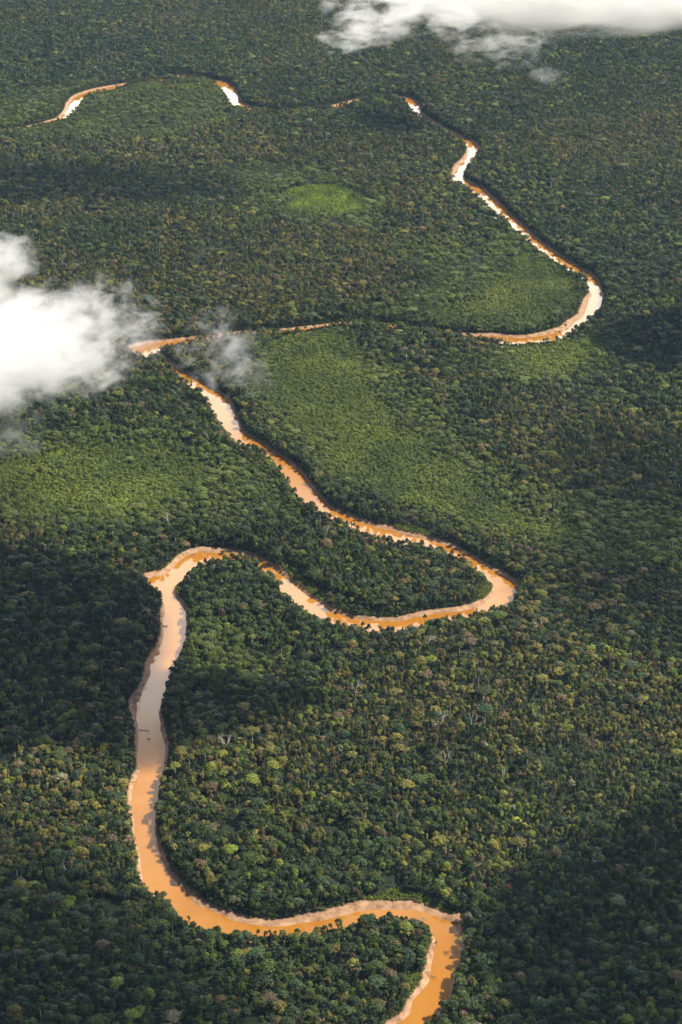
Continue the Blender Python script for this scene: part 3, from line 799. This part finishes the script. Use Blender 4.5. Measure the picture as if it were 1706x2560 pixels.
drift(333, 1752, 12, -.45, 38, 'middle of three fallen trunks on the wide left mud bank', z=-1, roots=False)
drift(332, 1766, 12, -.6, 39, 'lowest of three fallen trunks on the wide left mud bank', z=-1.2, roots=False)
drift(327, 1955, 9, 0, 40, 'thin log on the pale mud of the left bank', z=-1, roots=False)
drift(372, 1848, 3, .3, 41, 'tiny dark snag in mid river below the long log')
drift(602, 1078, 5, .8, 42, 'dark snag at the outer bank of the upper straight reach')
drift(890, 2252, 7, -1.0, 43, 'dark log lying down the mud bank of the lower bend', z=-1, roots=False)
drift(1078, 2440, 8, -.6, 44, 'grey log on the mud of the left bank near the bottom', z=-2, roots=False)

# ------------------------------------------------------------------ clouds
def at_px(px, py, z):
    x, y = gp(px, py, z); return Vector((x, y, z))

def cloud_volume(name, dens, noise_scale, amount, body, seed, bias=0.0, aniso=0.3):
    m = bpy.data.materials.new(name); m.use_nodes = True
    t = m.node_tree; t.nodes.clear(); N = t.nodes; L = t.links
    o_ = N.new('ShaderNodeOutputMaterial'); v = N.new('ShaderNodeVolumePrincipled')
    v.inputs['Color'].default_value = (.998, .998, .998, 1); v.inputs['Anisotropy'].default_value = aniso
    g = N.new('ShaderNodeTexCoord')
    ln = N.new('ShaderNodeVectorMath'); ln.operation = 'LENGTH'; L.new(g.outputs['Object'], ln.inputs[0])
    no = N.new('ShaderNodeTexNoise'); no.noise_dimensions = '4D'; no.inputs['W'].default_value = seed * 3.7
    no.inputs['Scale'].default_value = noise_scale; no.inputs['Detail'].default_value = 6; no.inputs['Roughness'].default_value = .66
    no.inputs['Distortion'].default_value = .6
    L.new(g.outputs['Object'], no.inputs['Vector'])
    def math_(op, a, b):
        q = N.new('ShaderNodeMath'); q.operation = op
        for k, w_ in enumerate((a, b)):
            if isinstance(w_, (int, float)): q.inputs[k].default_value = w_
            else: L.new(w_, q.inputs[k])
        return q.outputs[0]
    edge = math_('SUBTRACT', 1.0, ln.outputs['Value'])
    n_ = math_('MULTIPLY', math_('SUBTRACT', no.outputs['Fac'], .5), amount)
    d = math_('ADD', math_('MULTIPLY', edge, body), math_('SUBTRACT', n_, bias))
    d = math_('MINIMUM', math_('MAXIMUM', d, 0.0), 1.0)
    fade = math_('MINIMUM', math_('MULTIPLY', math_('MAXIMUM', edge, 0.0), 6.0), 1.0)
    L.new(math_('MULTIPLY', math_('MULTIPLY', d, fade), dens), v.inputs['Density'])
    L.new(v.outputs[0], o_.inputs['Volume'])
    return m

def ball(name, n=3):
    import bmesh
    bm = bmesh.new(); bmesh.ops.create_icosphere(bm, subdivisions=n, radius=1.0)
    me = bpy.data.meshes.new(name); bm.to_mesh(me); bm.free(); return me

def cloud(name, px, py, z, r, dens, ns, amount, body, seed, label, bias=0.0, rz=0, group=None):
    me = ball(name); me.materials.append(cloud_volume('vapour', dens, ns, amount, body, seed, bias))
    o = link(name, me, loc=at_px(px, py, z)); o.scale = r; o.rotation_euler = (0, 0, rz)
    tag(o, label, 'cloud', group); return o

cloud('cloud_bank', 1440, -68, 1100, (200, 175, 46), .04, 2.8, 7.0, 3.2, 1, 'dense white cloud bank filling the top right corner above the forest', .1)
cloud('cloud_wisp', 1010, 25, 1095, (78, 95, 26), .05, 2.4, 8.0, 1.2, 2, 'ragged white cloud trailing left of the big top cloud bank', .55)
cloud('cloud_wisp', 880, 96, 1080, (38, 46, 12), .055, 1.9, 7.0, 1.2, 3, 'small detached white wisp, leftmost of the clouds along the top', .45)
cloud('cloud_wisp', 1255, 108, 1080, (56, 70, 18), .03, 2.3, 8.0, 1.0, 4, 'thin grey wisp hanging just below the top cloud bank', .6)
cloud('cloud_wisp', 1370, 188, 1080, (20, 24, 7), .025, 1.5, 5.0, 1.0, 5, 'tiny faint puff, lowest of the clouds at the top right', .35)
cloud('drifting_cloud', -35, 870, 1100, (68, 80, 25), .06, 2.6, 6.5, 1.9, 6, 'dense white cloud drifting in over the left edge of the frame', .35)
cloud('drifting_cloud', -20, 655, 1100, (30, 44, 20), .06, 1.8, 5.5, 1.4, 7, 'rounded white puff at the left edge above the large drifting cloud', .35)
cloud('cloud_wisp', 190, 835, 1090, (54, 74, 27), .045, 2.9, 9.0, 1.2, 8, 'ragged fingers of white vapour on the right side of the left cloud', .45)
cloud('cloud_wisp', 555, 875, 1080, (30, 62, 17), .032, 2.3, 8.0, 1.1, 9, 'thin white wisp crossing the narrow river beside the left bend', .75)
cloud('cloud_wisp', 628, 938, 1080, (20, 27, 9), .022, 1.8, 6.0, 1.1, 10, 'small faint puff over the forest right of the wisp', .5)
cloud('cloud_wisp', 10, 1060, 1080, (30, 50, 14), .018, 2.0, 7.0, 1.1, 11, 'faint patch of vapour at the left edge below the large cloud', .5)

def sun_cloud(name, pts, zc, T, dens, label, seed, peak=1.0):
    """a cumulus high above the aeroplane, over the sunward side, whose shadow falls on the traced ground patch"""
    P = patch(pts, 15)
    c = P.mean(0); nA = 72; nR = 12
    V = []; Fc = []
    off = sun_dir * ((zc) / sun_dir.z)
    rad_ = []
    for k in range(nA):
        a = 2 * math.pi * k / nA; dx_, dy_ = math.cos(a), math.sin(a); best = 10
        for i in range(len(P)):
            p, q = P[i] - c, P[(i + 1) % len(P)] - c
            den = dx_ * (q[1] - p[1]) - dy_ * (q[0] - p[0])
            if abs(den) < 1e-9: continue
            t = (p[0] * (q[1] - p[1]) - p[1] * (q[0] - p[0])) / den
            u_ = (p[0] * dy_ - p[1] * dx_) / den
            if t > 0 and -1e-6 <= u_ <= 1 + 1e-6: best = max(best, t)
        rad_.append(best)
    rad_ = np.array(rad_); rad_ = (rad_ + np.roll(rad_, 1) + np.roll(rad_, -1)) / 3
    ang = np.arange(nA) * 2 * math.pi / nA
    wob = 1 + .28 * (fbm(np.cos(ang) * 300 + seed * 999, np.sin(ang) * 300, 190, seed, 4) - .5) * 2
    rad_ = rad_ * wob * 1.08
    for sgn, hh_ in ((1, .8), (-1, .2)):
        for j in range(nR + 1):
            f = j / nR
            for k in range(nA):
                x = rad_[k] * f * math.cos(ang[k]); y = rad_[k] * f * math.sin(ang[k])
                lump = .55 + .9 * float(fbm(np.array(x + 5000 * seed), np.array(y), 170, seed + 5, 4))
                V.append((x, y, sgn * hh_ * T * (1 - f ** 2.2) * lump))
    M = (nR + 1) * nA
    for b_, fl in ((0, False), (M, True)):
        for j in range(nR):
            for k in range(nA):
                q = (b_ + j * nA + k, b_ + j * nA + (k + 1) % nA, b_ + (j + 1) * nA + (k + 1) % nA, b_ + (j + 1) * nA + k)
                Fc.append(q[::-1] if not fl else q)
    m = bpy.data.materials.new('cumulus_vapour'); m.use_nodes = True
    t = m.node_tree; t.nodes.clear(); o_ = t.nodes.new('ShaderNodeOutputMaterial'); v = t.nodes.new('ShaderNodeVolumePrincipled')
    v.inputs['Color'].default_value = (.998, .998, .998, 1); v.inputs['Density'].default_value = dens; v.inputs['Anisotropy'].default_value = .3
    t.links.new(v.outputs[0], o_.inputs['Volume'])
    me = mesh_np(name, V, Fc, [m], smooth=True)
    import bmesh
    bm = bmesh.new(); bm.from_mesh(me); bmesh.ops.remove_doubles(bm, verts=bm.verts, dist=.01); bmesh.ops.recalc_face_normals(bm, faces=bm.faces); bm.to_mesh(me); bm.free()
    o = link(name, me, loc=(c[0] + off.x, c[1] + off.y, zc)); tag(o, label, 'cloud')

sun_cloud('cumulus', [(-500,1280),(-100,1240),(150,1300),(330,1330),(385,1400),(360,1500),(420,1540),(560,1560),(800,1575),(760,1640),(560,1700),(420,1730),(250,1760),(100,1700),(-100,1720),(-500,1700)], 2100, 260, .030,
    'white cumulus overhead that shades the forest left of the river', 21)
sun_cloud('cumulus', [(1420,735),(1560,715),(1800,720),(1800,880),(1560,860),(1440,830),(1380,780)], 2300, 200, .022,
    'white cumulus overhead that shades the right edge of the forest', 22)
sun_cloud('cumulus', [(-400,350),(100,360),(420,385),(500,430),(330,470),(100,460),(-400,500)], 2400, 200, .007,
    'white cumulus overhead that dims the far left forest', 23)
sun_cloud('cumulus', [(1250,1010),(1450,980),(1800,990),(1800,1500),(1450,1470),(1200,1380),(1330,1250),(1380,1130)], 2200, 200, .0055,
    'white cumulus overhead that dims the forest right of the big bend', 24)
sun_cloud('cumulus', [(800,245),(950,240),(1020,290),(960,320),(820,290)], 2300, 140, .010,
    'white cumulus overhead that shades the far narrow river', 25)
sun_cloud('cumulus', [(-500,1900),(0,1880),(200,1960),(330,2090),(520,2230),(700,2420),(500,2600),(-500,2600)], 2000, 200, .010,
    'unseen cumulus overhead, added to dim the forest at the bottom left', 26)  # invented cloud out of view, there only to darken the lower left corner
sun_cloud('cumulus', [(1150,2080),(1350,1900),(1800,1700),(2000,2600),(1250,2600),(1180,2300)], 2000, 200, .011,
    'unseen cumulus overhead, added to dim the forest at the bottom right', 27)  # another added cloud, never seen, its shadow darkens the lower right corner

# ------------------------------------------------------------------ haze
def haze():
    x0, x1, y0, y1, z0, z1 = -60000, 60000, -52000, 100000, -12, CAM_H + 12
    V = [(x, y, z) for z in (z0, z1) for y in (y0, y1) for x in (x0, x1)]
    Fc = [(0, 2, 3, 1), (4, 5, 7, 6), (0, 1, 5, 4), (2, 6, 7, 3), (0, 4, 6, 2), (1, 3, 7, 5)]
    m = bpy.data.materials.new('haze'); m.use_nodes = True
    t = m.node_tree; t.nodes.clear()
    o_ = t.nodes.new('ShaderNodeOutputMaterial'); v = t.nodes.new('ShaderNodeVolumePrincipled')
    v.inputs['Color'].default_value = (0.42, 0.68, 1.0, 1); v.inputs['Density'].default_value = 1.05e-5
    v.inputs['Anisotropy'].default_value = 0.2
    t.links.new(v.outputs[0], o_.inputs['Volume'])
    me = mesh_np('haze', V, Fc, [m]); o = link('haze', me); tag(o, kind='stuff', label='thin pale blue haze hanging over the whole forest', cat='haze')
haze()
